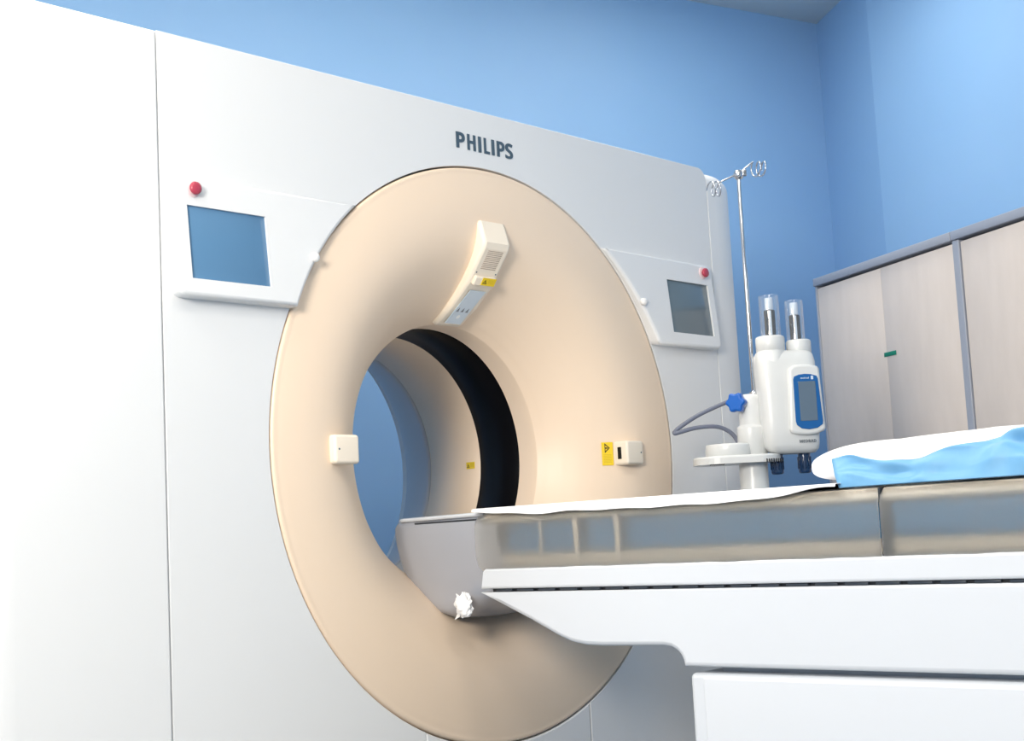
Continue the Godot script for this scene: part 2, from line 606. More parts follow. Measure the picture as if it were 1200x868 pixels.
func gantry() -> void:
	var t := thing("ct_scanner", "large white scanner gantry with cream ring around its bore", "scanner")
	side_cover(t, 1.0, 1.0155, 1.062, 0.22, 0.05)
	side_cover(t, -1.0, 1.0155, 1.36, 0.2, 0.008)
	# front panel around the disc, open below for the lower panel
	var hole := R + 0.0045
	var sx := 0.3065
	var a0 := rad_to_deg(asin(sx / hole))
	var poly := PackedVector2Array()
	poly.append(Vector2(-1.0115, 0.02))
	poly.append(Vector2(-1.0115, 1.947))
	for i in 7:
		var a := deg_to_rad(90.0 - 90.0 * i / 6.0)
		poly.append(Vector2(0.9725 + 0.04 * cos(a), 1.907 + 0.04 * sin(a)))
	poly.append(Vector2(1.0115, 0.02))
	poly.append(Vector2(sx, 0.02))
	for p in arc(hole, -90.0 + a0, 270.0 - a0, 160):
		poly.append(p)
	poly.append(Vector2(-sx, 0.02))
	part(t, "front_panel", platem(poly, -0.03, 0.0, 0.001, Transform3D(), 2), M.shell_white)
	var lp := PackedVector2Array([Vector2(-sx + 0.003, 0.02), Vector2(sx - 0.003, 0.02)])
	for p in arc(hole, -90.0 + a0 - 0.25, -90.0 - a0 + 0.25, 40):
		lp.append(p)
	part(t, "lower_panel", platem(lp, -0.03, 0.0, 0.003), M.shell_white)
	# dark inner frame behind the joints
	var fr := stool()
	for s in [-1, 1]:
		rbox(fr, v3(s * 1.014, 0.96, -0.045), v3(0.06, 1.88, 0.02), 0.001, 1)
		rbox(fr, v3(s * sx, 0.2, -0.045), v3(0.05, 0.36, 0.02), 0.001, 1)
	lathe(fr, [Vector2(R - 0.04, -0.045), Vector2(R + 0.04, -0.045)], 96, 1, v3(0, IY, 0))
	part(t, "inner_frame", make(fr), M.shell_edge)
	part(t, "top_cover", rboxm(v3(0, 1.93, -0.435), v3(2.03, 0.03, 0.81), 0.01), M.shell_white)
	part(t, "plinth", rboxm(v3(-0.1, 0.03, -0.42), v3(2.5, 0.06, 0.74), 0.01), M.shell_edge)
	for s in [-1.0, 1.0]:
		var rp := PackedVector2Array([Vector2(0, 0.02), Vector2(s * 1.015, 0.02), Vector2(s * 1.015, 1.94), Vector2(0, 1.94)])
		for p in arc(0.455, 90.0, 90.0 - s * 180.0, 48):
			rp.append(p)
		part(t, "rear_panel", platem(rp, -0.86, -0.835, 0.002), M.shell_white)
	# cream funnel
	var prof := [Vector2(0.473, -0.3425), Vector2(0.4745, -0.30), Vector2(0.4755, -0.256), Vector2(0.4765, -0.253)]
	var n := 60
	for i in n + 1:
		var r := lerpf(0.478, 0.985, float(i) / n)
		prof.append(Vector2(r, disc_z(r)))
	prof.append_array([Vector2(0.9935, 0.0035), Vector2(0.998, -0.001), Vector2(1.0, -0.006), Vector2(1.0, -0.06)])
	var pr := []
	for q in prof:
		pr.append(Vector2(q.x * R, q.y * R))
	var fun := part(t, "bore_funnel", lathem(pr, 160, 1, v3(0, IY, 0)), M.cream)
	fun.set_meta("label", "cream flared ring cover around the bore")
	funnel_fittings(fun)
	var ring := [Vector2(0.474, -0.342), Vector2(0.4715, -0.344), Vector2(0.4715, -0.552), Vector2(0.474, -0.554)]
	pr = []
	for q in ring:
		pr.append(Vector2(q.x * R, q.y * R))
	var rb := part(t, "scan_window", lathem(pr, 128, 1, v3(0, IY, 0)), M.ring_black)
	rb.set_meta("label", "glossy black scan window ring inside the bore")
	var liner := [Vector2(0.474, -0.552), Vector2(0.470, -0.5535), Vector2(0.470, -0.836), Vector2(0.4725, -0.838)]
	pr = []
	for q in liner:
		pr.append(Vector2(q.x * R, q.y * R))
	var lin := part(t, "bore_liner", lathem(pr, 128, 1, v3(0, IY, 0)), M.cream)
	var rear := [Vector2(0.4735, -0.8395), Vector2(0.470, -0.842), Vector2(0.471, -0.86), Vector2(0.478, -0.885), Vector2(0.492, -0.93), Vector2(0.515, -0.99), Vector2(0.545, -1.05), Vector2(0.58, -1.10), Vector2(0.607, -1.13), Vector2(0.625, -1.14), Vector2(0.64, -1.142)]
	pr = []
	for q in rear:
		pr.append(Vector2(q.x * R, q.y * R))
	part(t, "rear_flare", lathem(pr, 128, 1, v3(0, IY, 0)), M.rear_shaded_white)
	# sticker on the liner, right wall of the bore
	var ss := part(lin, "warning_sticker", sheet(0.034, 0.02), M.sticker_wide)
	var ang := deg_to_rad(-1.5)
	var rr := 0.4695 * R
	ss.basis = Basis(v3(0, 0, 1), v3(-sin(ang), cos(ang), 0), v3(-cos(ang), -sin(ang), 0))
	ss.position = v3(rr * cos(ang), IY + rr * sin(ang), -0.448)
	# display panels
	for s in [-1.0, 1.0]:
		display_panel(t, s)
	for q in [["P", 192, 226], ["H", 236, 269], ["I", 280, 291], ["L", 303, 326], ["I", 334, 345], ["P", 356, 388], ["S", 391, 422]]:
		var x0: float = -0.107 + (q[1] - 192.0) / 230.0 * 0.216
		var x1: float = -0.107 + (q[2] - 192.0) / 230.0 * 0.216
		if q[0] == "I":
			part(t, "logo_letter", rboxm(Vector3.ZERO, v3(x1 - x0, 0.0425, 0.003), 0.0003, 1), M.logo_grey, v3((x0 + x1) * 0.5, 1.8575, 0.001))
		else:
			letter(t, "logo_letter", q[0], v3((x0 + x1) * 0.5, 1.8575, 0.0012), x1 - x0, 0.0425, M.logo_grey)

func display_panel(t: Node3D, s: float) -> void:
	var zf := func(p: Vector2) -> float: return 0.036 - 0.024 * (p.y - 1.365) / 0.267
	var rr := R + 0.006
	var poly := PackedVector2Array()
	# outer edge with rounded corners, inner edge along the disc
	var y0 := 1.366
	var y1 := 1.632
	var xo := 0.992
	var c := 0.022
	for q in [[xo - c, y0 + c, -90.0], [xo - c, y1 - c, 0.0]]:
		for i in 6:
			var a := deg_to_rad(q[2] + 90.0 * i / 5.0)
			poly.append(Vector2(q[0] + c * cos(a), q[1] + c * sin(a)))
	var aa := rad_to_deg(asin((y1 - IY) / rr))
	var ab := rad_to_deg(asin((y0 - IY) / rr))
	for p in arc(rr, aa, ab, 24):
		poly.append(p)
	var h := [0.853 - 0.105, 1.486 - 0.081, 0.853 + 0.105, 1.486 + 0.081]
	var st := stool()
	var flip := Transform3D(Basis.from_scale(v3(s, 1, 1)), Vector3.ZERO)
	framed_plate(st, poly, h, zf, 0.009, flip)
	var dp := part(t, "display_panel", make(st), M.shell_white)
	var mid := v3(s * 0.853, 1.486, 0.0)
	var tilt := atan(0.024 / 0.267)
	var z0: float = zf.call(Vector2(0.853, 1.486))
	var sc := part(dp, "screen", rboxm(Vector3.ZERO, v3(0.214, 0.166, 0.004), 0.001, 1), M.screen_reflecting_blue if s < 0 else M.screen_reflecting_grey, mid + v3(0, 0, z0 - 0.0075))
	sc.rotation.x = tilt * -1.0
	var bt := part(dp, "emergency_button", lathem(button_prof(), 24, 1), M.button_red, v3(s * 0.94, 1.604, float(zf.call(Vector2(0, 1.604))) - 0.001))
	var _u := bt
	part(dp, "button_collar", lathem([Vector2(0, 0.0), Vector2(0.019, 0.0), Vector2(0.019, 0.003), Vector2(0.017, 0.0045), Vector2(0, 0.0045)], 24, 1), M.button_collar, v3(s * 0.94, 1.604, float(zf.call(Vector2(0, 1.604))) - 0.001))
	part(dp, "knob", lathem([Vector2(0.0, 0.0), Vector2(0.011, 0.0), Vector2(0.011, 0.008), Vector2(0.0095, 0.013), Vector2(0.005, 0.0155), Vector2(0, 0.016)], 20, 1), M.knob_white, v3(s * 0.617, 1.486, float(zf.call(Vector2(0, 1.486))) - 0.004))

func button_prof() -> Array:
	return [Vector2(0.009, 0.003), Vector2(0.009, 0.008), Vector2(0.0135, 0.009), Vector2(0.0145, 0.012), Vector2(0.0135, 0.016), Vector2(0.009, 0.018), Vector2(0, 0.0185)]

# a plate with a rounded front edge and a rectangular opening
func framed_plate(st: SurfaceTool, poly: PackedVector2Array, h: Array, zf: Callable, ch: float, xf: Transform3D) -> void:
	if Geometry2D.is_polygon_clockwise(poly):
		poly.reverse()
	var n := poly.size()
	var rings := [[], [], [], [], []]
	var inner := PackedVector2Array()
	for i in n:
		var e0: Vector2 = (poly[i] - poly[(i + n - 1) % n]).normalized()
		var e1: Vector2 = (poly[(i + 1) % n] - poly[i]).normalized()
		var m := Vector2(-e0.y - e1.y, e0.x + e1.x)
		m = m / maxf(0.5, 1.0 + e0.dot(e1))
		rings[0].append(xf * v3(poly[i].x, poly[i].y, -0.001))
		for k in 4:
			var a := PI / 2 * k / 3.0
			var p := poly[i] + m * ch * (1.0 - cos(a))
			rings[k + 1].append(xf * v3(p.x, p.y, maxf(float(zf.call(p)) - ch * (1.0 - sin(a)), 0.0006)))
			if k == 3:
				inner.append(p)
	for k in 4:
		for i in n:
			var j := (i + 1) % n
			quad(st, rings[k][i], rings[k][j], rings[k + 1][j], rings[k + 1][i], 1 if k > 0 else 2)
	# front face in two halves around the opening
	var hole := [Vector2(h[2], h[1]), Vector2(h[0], h[1]), Vector2(h[0], h[3]), Vector2(h[2], h[3])]
	var ym: float = (h[1] + h[3]) * 0.5
	var lo := PackedVector2Array([Vector2(0.3, 1.0), Vector2(1.2, 1.0), Vector2(1.2, ym), Vector2(h[2], ym), hole[0], hole[1], Vector2(h[0], ym), Vector2(0.3, ym)])
	var hi := PackedVector2Array([Vector2(0.3, 2.0), Vector2(0.3, ym), Vector2(h[0], ym), hole[2], hole[3], Vector2(h[2], ym), Vector2(1.2, ym), Vector2(1.2, 2.0)])
	var big := Transform2D().scaled(Vector2.ONE * 1000.0)
	for cut in [lo, hi]:
		for g in Geometry2D.intersect_polygons(big * inner, big * cut):
			var idx := Geometry2D.triangulate_polygon(g)
			if idx.is_empty():
				print("panel triangulation failed")
			for k in range(0, idx.size(), 3):
				var q := []
				for e in 3:
					var p: Vector2 = g[idx[k + e]] * 0.001
					q.append(xf * v3(p.x, p.y, zf.call(p)))
				tri(st, q[0], q[1], q[2])
	for i in 4:
		var p: Vector2 = hole[i]
		var q: Vector2 = hole[(i + 1) % 4]
		quad(st, xf * v3(p.x, p.y, zf.call(p)), xf * v3(q.x, q.y, zf.call(q)), xf * v3(q.x, q.y, float(zf.call(q)) - 0.012), xf * v3(p.x, p.y, float(zf.call(p)) - 0.012))

func funnel_fittings(fun: Node3D) -> void:
	# small laser housings left and right
	for s in [-1.0, 1.0]:
		var b := part(fun, "laser_housing", rboxm(v3(s * 0.538, 1.045, -0.03), v3(0.075, 0.068, 0.11), 0.008), M.cream_light)
		part(b, "screw", lathem(cyl(0.0025, 0, 0.001, 0.0004), 12, 0), M.logo_grey, v3(s * 0.563, 1.045, 0.0245)).rotation.x = PI / 2
		var slot := part(b, "laser_slot", rboxm(v3(s * 0.5003, 1.045, -0.004), v3(0.002, 0.034, 0.013), 0.0009), M.slot_black)
		var _s := slot
		if s > 0:
			var rad := 0.4835 / R
			var dz: float = (disc_z(rad + 0.02) - disc_z(rad - 0.02)) / 0.04
			var tang := v3(1, 0, dz).normalized()
			var st := part(fun, "warning_sticker", sheet(0.033, 0.066), M.sticker_yellow, v3(0.4835, 1.045, disc_z(rad) * R + 0.001))
			st.basis = Basis(tang, Vector3.UP, tang.cross(Vector3.UP))
			st.position += st.basis.z * 0.001
	# long housing above the bore: outline in (z, y), thickness along x
	var poly := PackedVector2Array([Vector2(-0.02, 1.654), Vector2(0.014, 1.648), Vector2(0.032, 1.588), Vector2(0.026, 1.572), Vector2(-0.038, 1.490), Vector2(-0.10, 1.438), Vector2(-0.163, 1.400), Vector2(-0.175, 1.398), Vector2(-0.20, 1.42), Vector2(-0.10, 1.53)])
	var w := 0.050
	# map plate (x, y, z) to scene (-z..): local x -> scene z, local y -> y, local z -> -x
	var hs := stool()
	var xl := Transform3D(Basis(v3(0, 0, 1), v3(0, 1, 0), v3(-1, 0, 0)), Vector3.ZERO)
	plate(hs, poly, 0.0, func(_p): return w, 0.009, xl, 3)
	var xr := Transform3D(Basis(v3(0, 0, 1), v3(0, 1, 0), v3(1, 0, 0)), Vector3.ZERO)
	plate(hs, poly, 0.0, func(_p): return w, 0.009, xr, 3)
	var hm := part(fun, "laser_control_housing", make(hs), M.cream_light)
	# upper facet carries the vent, lower ones the sticker and the control plate
	var fa := v3(0, 1.572, 0.026)
	var fb := v3(0, 1.490, -0.038)
	var up := (fa - fb).normalized()
	var nn := Vector3.RIGHT.cross(up).normalized()
	var bs := Basis(Vector3.RIGHT, up, nn)
	var len := fa.distance_to(fb)
	for i in 11:
		var y := len * 0.94 - i * 0.0052
		var o := part(hm, "vent_slit", rboxm(Vector3.ZERO, v3(0.056, 0.0018, 0.0012), 0.0005, 1), M.vent_line, fb + up * y)
		o.basis = bs
	for s in [-1.0, 1.0]:
		var o := part(hm, "screw", lathem(cyl(0.0022, 0, 0.0012, 0.0004), 10), M.logo_grey, fb + up * (len * 0.94 - 0.064) + v3(s * 0.036, 0, 0))
		o.basis = bs * Basis(Vector3.RIGHT, PI / 2)
	# little ledge under the vent with the yellow sticker
	var lg := part(hm, "sensor_block", rboxm(Vector3.ZERO, v3(0.076, 0.026, 0.012), 0.004), M.cream_light, fb + up * 0.012 + nn * 0.004)
	lg.basis = bs
	var sk := part(hm, "warning_sticker", sheet(0.050, 0.022), M.sticker_wide, fb + up * 0.014 + nn * 0.0102 + v3(0.012, 0, 0))
	sk.basis = bs
	var ga := v3(0, 1.490, -0.038)
	var gb := v3(0, 1.400, -0.163)
	var up2 := (ga - gb).normalized()
	var n2 := Vector3.RIGHT.cross(up2).normalized()
	var cp := part(hm, "control_plate", sheet(0.058, 0.125, 0.0015), M.control_print, (ga + gb) * 0.5 + n2 * 0.0055 + up2 * -0.004)
	cp.basis = Basis(Vector3.RIGHT, up2, n2)

# ------------------------------------------------------------------ couch
const CX := 0.24

func couch() -> void:
	var t := thing("patient_couch", "long white scanner couch with a frosted cover along its side", "patient table")
	# white upper frame, profile in (z, y)
	var poly := PackedVector2Array([Vector2(0.136, 0.697), Vector2(2.3, 0.697), Vector2(2.3, 0.535), Vector2(0.7245, 0.535), Vector2(0.7225, 0.547), Vector2(0.7165, 0.559), Vector2(0.707, 0.568), Vector2(0.694, 0.5745), Vector2(0.675, 0.577), Vector2(0.50, 0.575), Vector2(0.455, 0.5765), Vector2(0.415, 0.583), Vector2(0.375, 0.597), Vector2(0.30, 0.630), Vector2(0.20, 0.670)])
	var st := stool()
	for s in [-1.0, 1.0]:
		plate(st, poly, 0.0, func(_p): return CX, 0.010, Transform3D(Basis(v3(0, 0, 1), v3(0, 1, 0), v3(s, 0, 0)), Vector3.ZERO), 3)
	part(t, "upper_frame", make(st), M.couch_white)
	# groove with a rack of dark segments
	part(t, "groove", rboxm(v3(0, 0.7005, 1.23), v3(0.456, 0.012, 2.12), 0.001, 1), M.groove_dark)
	for s in [-1.0, 1.0]:
		for i in 30:
			part(t, "rack_segment", rboxm(v3(s * 0.2305, 0.7005, 0.185 + i * 0.0665 + 0.028), v3(0.01, 0.0055, 0.050), 0.001, 1), M.groove_segment)
	# white rail under the cover
	var rail := PackedVector2Array([Vector2(0.142, 0.7045), Vector2(2.3, 0.7045), Vector2(2.3, 0.752), Vector2(0.160, 0.752), Vector2(0.150, 0.745)])
	st = stool()
	for s in [-1.0, 1.0]:
		plate(st, rail, 0.0, func(_p): return CX + 0.002, 0.006, Transform3D(Basis(v3(0, 0, 1), v3(0, 1, 0), v3(s, 0, 0)), Vector3.ZERO), 3)
	part(t, "rail", make(st), M.couch_white)
	# tray and mattress inside the cover
	part(t, "tray", rboxm(v3(0, 0.770, 1.235), v3(0.40, 0.032, 2.10), 0.01), M.tray_cream)
	for z in [[0.205, 0.436], [0.452, 0.556], [0.568, 1.203], [1.212, 2.28]]:
		part(t, "mattress_section", rboxm(v3(0, 0.8195, (z[0] + z[1]) * 0.5), v3(0.425, 0.070, z[1] - z[0]), 0.015), M.mattress_blue)
	for s in [-1.0, 1.0]:
		for z in [0.330, 0.437, 0.557]:
			part(t, "strap", rboxm(v3(s * 0.2265, 0.812, z), v3(0.004, 0.12, 0.013 if z > 0.4 else 0.006), 0.001, 1), M.tray_cream)
	part(t, "table_top", rboxm(v3(0, 0.8695, 1.215), v3(0.452, 0.025, 2.14), 0.012), M.top_lit_cream)  # widened to draw the cover's lit, reflecting top edge as a pale band
	# frosted vinyl cover panels
	for z in [[0.131, 1.2055], [1.2095, 2.3]]:
		var c := cover(z[0], z[1])
		var o := part(t, "side_cover", c, M.vinyl_cover)
		o.set_meta("label", "frosted clear vinyl cover along the couch side")
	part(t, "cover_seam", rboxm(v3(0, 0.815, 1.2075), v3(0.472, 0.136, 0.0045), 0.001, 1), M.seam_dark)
	cradle(t)
	# pedestal
	var ped := rrect(0.733, 0.0, 2.2, 0.522, 0.012)
	st = stool()
	for s in [-1.0, 1.0]:
		plate(st, ped, 0.0, func(_p): return 0.232, 0.010, Transform3D(Basis(v3(0, 0, 1), v3(0, 1, 0), v3(s, 0, 0)), Vector3.ZERO), 3)
	part(t, "pedestal", make(st), M.couch_white)
	for s in [-1.0, 1.0]:
		part(t, "pedestal_panel", rboxm(v3(s * 0.233, 0.258, 1.47), v3(0.012, 0.512, 1.40), 0.005), M.couch_white)
	part(t, "pedestal_neck", rboxm(v3(0, 0.529, 1.47), v3(0.36, 0.03, 1.38), 0.002, 1), M.couch_white)

func cover(z0: float, z1: float) -> ArrayMesh:
	# outer cross-section (x, y) over one side, then mirrored; a thin skin with thickness
	var sec := [Vector2(0.0, 0.888), Vector2(0.10, 0.8878), Vector2(0.17, 0.887), Vector2(0.20, 0.885), Vector2(0.222, 0.879), Vector2(0.235, 0.868), Vector2(0.2405, 0.852), Vector2(0.242, 0.825), Vector2(0.2425, 0.785), Vector2(0.2415, 0.757), Vector2(0.238, 0.747), Vector2(0.232, 0.7455)]
	var full := []
	for i in range(sec.size() - 1, 0, -1):
		full.append(Vector2(-sec[i].x, sec[i].y))
	for p in sec:
		full.append(p)
	var n := full.size()
	var th := 0.0025
	var inn := []
	for i in n:
		var tg: Vector2 = (full[mini(i + 1, n - 1)] - full[maxi(i - 1, 0)]).normalized()
		inn.append(full[i] + Vector2(tg.y, -tg.x) * th)
	var zs := []
	var m := 24
	for k in m + 1:
		zs.append(lerpf(z0, z1, float(k) / m))
	var st := stool()
	var g := func(p: Vector2, z: float, k: float) -> Vector3:
		var side := clampf((absf(p.x) - 0.2) / 0.04, 0.0, 1.0)
		var wv := 0.0012 * sin(z * 31.0) * sin(z * 7.3 + 1.0) + 0.0008 * sin(z * 57.0 + p.y * 30.0)
		# the near lower corner is rounded off
		var zz := z
		if k == 0.0 and z0 < 0.5:
			zz += 0.02 * pow(clampf((0.775 - p.y) / 0.03, 0.0, 1.0), 2.0)
		return v3(p.x + signf(p.x) * wv * side, p.y, zz)
	for k in m:
		for i in n - 1:
			var f0 := float(k)
			var f1 := float(k + 1)
			quad(st, g.call(full[i], zs[k], f0), g.call(full[i], zs[k + 1], f1), g.call(full[i + 1], zs[k + 1], f1), g.call(full[i + 1], zs[k], f0), 1)
			quad(st, g.call(inn[i], zs[k], f0), g.call(inn[i + 1], zs[k], f0), g.call(inn[i + 1], zs[k + 1], f1), g.call(inn[i], zs[k + 1], f1), 2)
	for k in [0, m]:
		for i in n - 1:
			var a: Vector3 = g.call(full[i], zs[k], float(k))
			var b: Vector3 = g.call(full[i + 1], zs[k], float(k))
			var c: Vector3 = g.call(inn[i + 1], zs[k], float(k))
			var d: Vector3 = g.call(inn[i], zs[k], float(k))
			if k == 0:
				quad(st, a, b, c, d)
			else:
				quad(st, d, c, b, a)
	for e in [0, n - 1]:
		for k in m:
			var a: Vector3 = g.call(full[e], zs[k], float(k))
			var b: Vector3 = g.call(full[e], zs[k + 1], float(k + 1))
			var c: Vector3 = g.call(inn[e], zs[k + 1], float(k + 1))
			var d: Vector3 = g.call(inn[e], zs[k], float(k))
			if e == 0:
				quad(st, d, c, b, a)
			else:
				quad(st, a, b, c, d)
	return make(st)

func cradle(t: Node3D) -> void:
	# deep U-shaped nose of the table top reaching into the bore; t 0 at the rim, 1 at the lowest point
	var zr := [Vector2(0.0, -0.172), Vector2(0.06, -0.184), Vector2(0.25, -0.182), Vector2(0.5, -0.170), Vector2(0.75, -0.138), Vector2(0.9, -0.098), Vector2(1.0, -0.055)]
	var xr := [Vector2(0.0, 0.208), Vector2(0.03, 0.213), Vector2(0.10, 0.214), Vector2(0.3, 0.210), Vector2(0.6, 0.196), Vector2(0.85, 0.178), Vector2(0.95, 0.165), Vector2(1.0, 0.140)]
	var nt := 30
	var ns := 26
	var z1 := 0.18
	var st := stool()
	var rows := []
	for i in ns + 1:
		var row := []
		for side in [-1.0, 1.0]:
			var half := []
			for j in nt + 1:
				var tt := float(j) / nt
				var z := lerpf(lerp_table(zr, tt), z1, float(i) / ns)
				var bot := lerp_table([Vector2(-0.05, 0.630), Vector2(0.0, 0.642), Vector2(0.06, 0.662), Vector2(0.12, 0.684), Vector2(0.30, 0.70)], z)
				var e: float = float(i) / ns
				var lip := 0.006 * exp(-pow(e * 14.0, 2.0))
				half.append(v3(side * (lerp_table(xr, tt) - lip), lerpf(0.876, bot, tt), z))
			if side < 0:
				row.append_array(half)
				for q in 7:
					var f := float(q + 1) / 8.0
					var b: Vector3 = half[-1]
					row.append(v3(lerpf(b.x, -b.x, f), b.y - 0.006 * sin(PI * f), b.z))
			else:
				half.reverse()
				row.append_array(half)
		rows.append(row)
	var m: int = rows[0].size()
	for i in ns:
		for j in m - 1:
			quad(st, rows[i][j], rows[i][j + 1], rows[i + 1][j + 1], rows[i + 1][j], 1)
	# inner skin and rolled front rim
	var inner := []
	for i in [0, 1, ns]:
		var row := []
		for j in m:
			var p: Vector3 = rows[i][j]
			row.append(v3(p.x * 0.965, p.y + 0.007 * float(p.y < 0.84), p.z + (0.004 if i == 0 else 0.0)))
		inner.append(row)
	for i in 2:
		for j in m - 1:
			quad(st, inner[i + 1][j], inner[i + 1][j + 1], inner[i][j + 1], inner[i][j], 2)
	for j in m - 1:
		quad(st, inner[0][j], inner[0][j + 1], rows[0][j + 1], rows[0][j], 3)
	var cr := part(t, "cradle_shell", make(st), M.cradle_grey)
	cr.set_meta("label", "glossy grey curved shell at the couch end")
	# rim strip and pad of the table top
	var rim: SurfaceTool
	for s in [-1.0, 1.0]:
		rim = stool()
		tube(rim, smooth_path([v3(s * 0.195, 0.878, -0.172), v3(s * 0.207, 0.8785, -0.160), v3(s * 0.212, 0.879, -0.13), v3(s * 0.214, 0.8805, 0.0), v3(s * 0.214, 0.882, 0.14)], 6), 0.0055, 8)
		part(cr, "edge_piping", make(rim), M.couch_white)
	part(cr, "end_pad", rboxm(v3(0, 0.872, -0.015), v3(0.41, 0.018, 0.30), 0.008), M.couch_white)
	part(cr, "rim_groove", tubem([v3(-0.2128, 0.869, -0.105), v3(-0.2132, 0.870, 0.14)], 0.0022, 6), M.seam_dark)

# ------------------------------------------------------------------ paper, pillow, drape, tissue
func bedding() -> void:
	# white paper sheet on the couch top, hanging a little over the edge
	var drop := [Vector2(0.12, 0.006), Vector2(0.20, 0.010), Vector2(0.32, 0.018), Vector2(0.45, 0.017), Vector2(0.60, 0.020), Vector2(0.9, 0.0205), Vector2(1.0, 0.014), Vector2(1.1, 0.003)]
	var st := stool()
	var rows := []
	var nz := 60
	for i in nz + 1:
		var z := lerpf(0.128, 1.12, float(i) / nz)
		var d := lerp_table(drop, z) + 0.0012 * sin(z * 40.0)
		var row := []
		for s in [-1.0, 1.0]:
			var h := []
			for k in 7:
				var f := float(k) / 6.0
				# from the hanging hem up and round to the flat top
				var y := 0.8925 - d * (1.0 - f)
				h.append(v3(s * (0.2455 + 0.0015 * sin(z * 23.0 + f) * (1.0 - f)), y, z))
			h.append(v3(s * 0.242, 0.8945, z))
			h.append(v3(s * 0.232, 0.8955, z))
			h.append(v3(s * 0.12, 0.8955 + 0.0008 * sin(z * 17.0), z))
			if s > 0:
				h.reverse()
			row.append_array(h)
		rows.append(row)
	for i in nz:
		for j in rows[0].size() - 1:
			quad(st, rows[i][j], rows[i][j + 1], rows[i + 1][j + 1], rows[i + 1][j], 1)
	var dn := []
	for r in rows:
		var q := []
		for p in r:
			q.append(p + v3(-signf(p.x) * 0.0012 * float(absf(p.x) > 0.235), -0.0012 * float(absf(p.x) < 0.24), 0))
		dn.append(q)
	for i in nz:
		for j in rows[0].size() - 1:
			quad(st, dn[i][j + 1], dn[i][j], dn[i + 1][j], dn[i + 1][j + 1], 2)
	for i in nz:
		var e: int = rows[0].size() - 1
		quad(st, rows[i][0], rows[i + 1][0], dn[i + 1][0], dn[i][0])
		quad(st, rows[i][e], dn[i][e], dn[i + 1][e], rows[i + 1][e])
	for j in rows[0].size() - 1:
		quad(st, rows[0][j], dn[0][j], dn[0][j + 1], rows[0][j + 1])
		quad(st, rows[nz][j], rows[nz][j + 1], dn[nz][j + 1], dn[nz][j])
	var ps := part(self, "paper_sheet", make(st), M.paper_white)
	tag(ps, "thin white paper sheet spread over the couch top", "paper sheet")

	# pillow under a white cloth
	st = stool()
	var nu := 56
	var na := 64
	rows = []
	for i in nu + 1:
		var row := []
		for j in na:
			row.append(pillow(float(i) / nu, TAU * j / na, 0.0))
		rows.append(row)
	for i in nu:
		for j in na:
			var k := (j + 1) % na
			quad(st, rows[i][j], rows[i + 1][j], rows[i + 1][k], rows[i][k], 1)
	var pl := part(self, "pillow", make(st), M.paper_white)
	tag(pl, "plump white cloth-covered pillow lying on the couch", "pillow")

	# blue drape over the near side of the pillow
	st = stool()
	var top := [Vector2(0.0, 0.50), Vector2(0.04, 0.56), Vector2(0.10, 0.42), Vector2(0.16, 0.33), Vector2(0.22, 0.38), Vector2(0.32, 0.58), Vector2(0.41, 0.74), Vector2(0.46, 0.72), Vector2(0.6, 0.66), Vector2(1.0, 0.6)]
	var outr := []
	var inn := []
	var nd := 90
	var nh := 26
	for i in nd + 1:
		var f := float(i) / nd
		var z := lerpf(1.085, 1.95, f)
		var ro := []
		var ri := []
		for j in nh + 1:
			var g := float(j) / nh
			var hgt := lerpf(0.0, lerp_table(top, f), g)
			var base := pillow_side(z + 0.03 * (1.0 - g) * (1.0 - f), hgt)
			var edge := minf(1.0, f * 10.0)
			var wr := 0.0035 * sin(f * 19.0 + g * 3.0 + 2.5 * sin(g * 3.0 + f * 9.0)) + 0.0022 * sin(f * 41.0 - g * 5.0 + sin(f * 30.0)) + 0.003 * sin(g * 6.0 + f * 15.0)
			# folds that fan out from the gathered corner
			wr += 0.005 * sin(atan2(g - 0.5, f * 6.0 + 0.05) * 9.0) * exp(-f * 14.0)
			var off := 0.006 + (0.008 + 1.7 * wr * edge) * minf(1.0, g * 3.0)
			var nrm := v3(-0.85, 0.5, 0).normalized()
			var sag := 0.012 * sin(f * 10.0) * (1.0 - g)
			ro.append(base + nrm * maxf(off, 0.004) + v3(0, 0.0, sag))
			ri.append(base + nrm * 0.003 + v3(0, 0.0, sag))
		outr.append(ro)
		inn.append(ri)
	for i in nd:
		for j in nh:
			quad(st, outr[i][j], outr[i][j + 1], outr[i + 1][j + 1], outr[i + 1][j], 1)
			quad(st, inn[i][j + 1], inn[i][j], inn[i + 1][j], inn[i + 1][j + 1], 2)
		quad(st, outr[i][nh], inn[i][nh], inn[i + 1][nh], outr[i + 1][nh], 1)
		quad(st, inn[i][0], outr[i][0], outr[i + 1][0], inn[i + 1][0])
	for j in nh:
		quad(st, inn[0][j], inn[0][j + 1], outr[0][j + 1], outr[0][j], 1)
		quad(st, outr[nd][j], outr[nd][j + 1], inn[nd][j + 1], inn[nd][j])
	var dr := part(self, "blue_drape", make(st), M.drape_blue)
	tag(dr, "wrinkled light blue disposable drape hanging down the pillow's side", "drape")

	# crumpled tissue at the couch end
	st = stool()
	var n := FastNoiseLite.new()
	n.seed = 5
	n.frequency = 60.0
	var rg := []
	var ni := 22
	var nj := 26
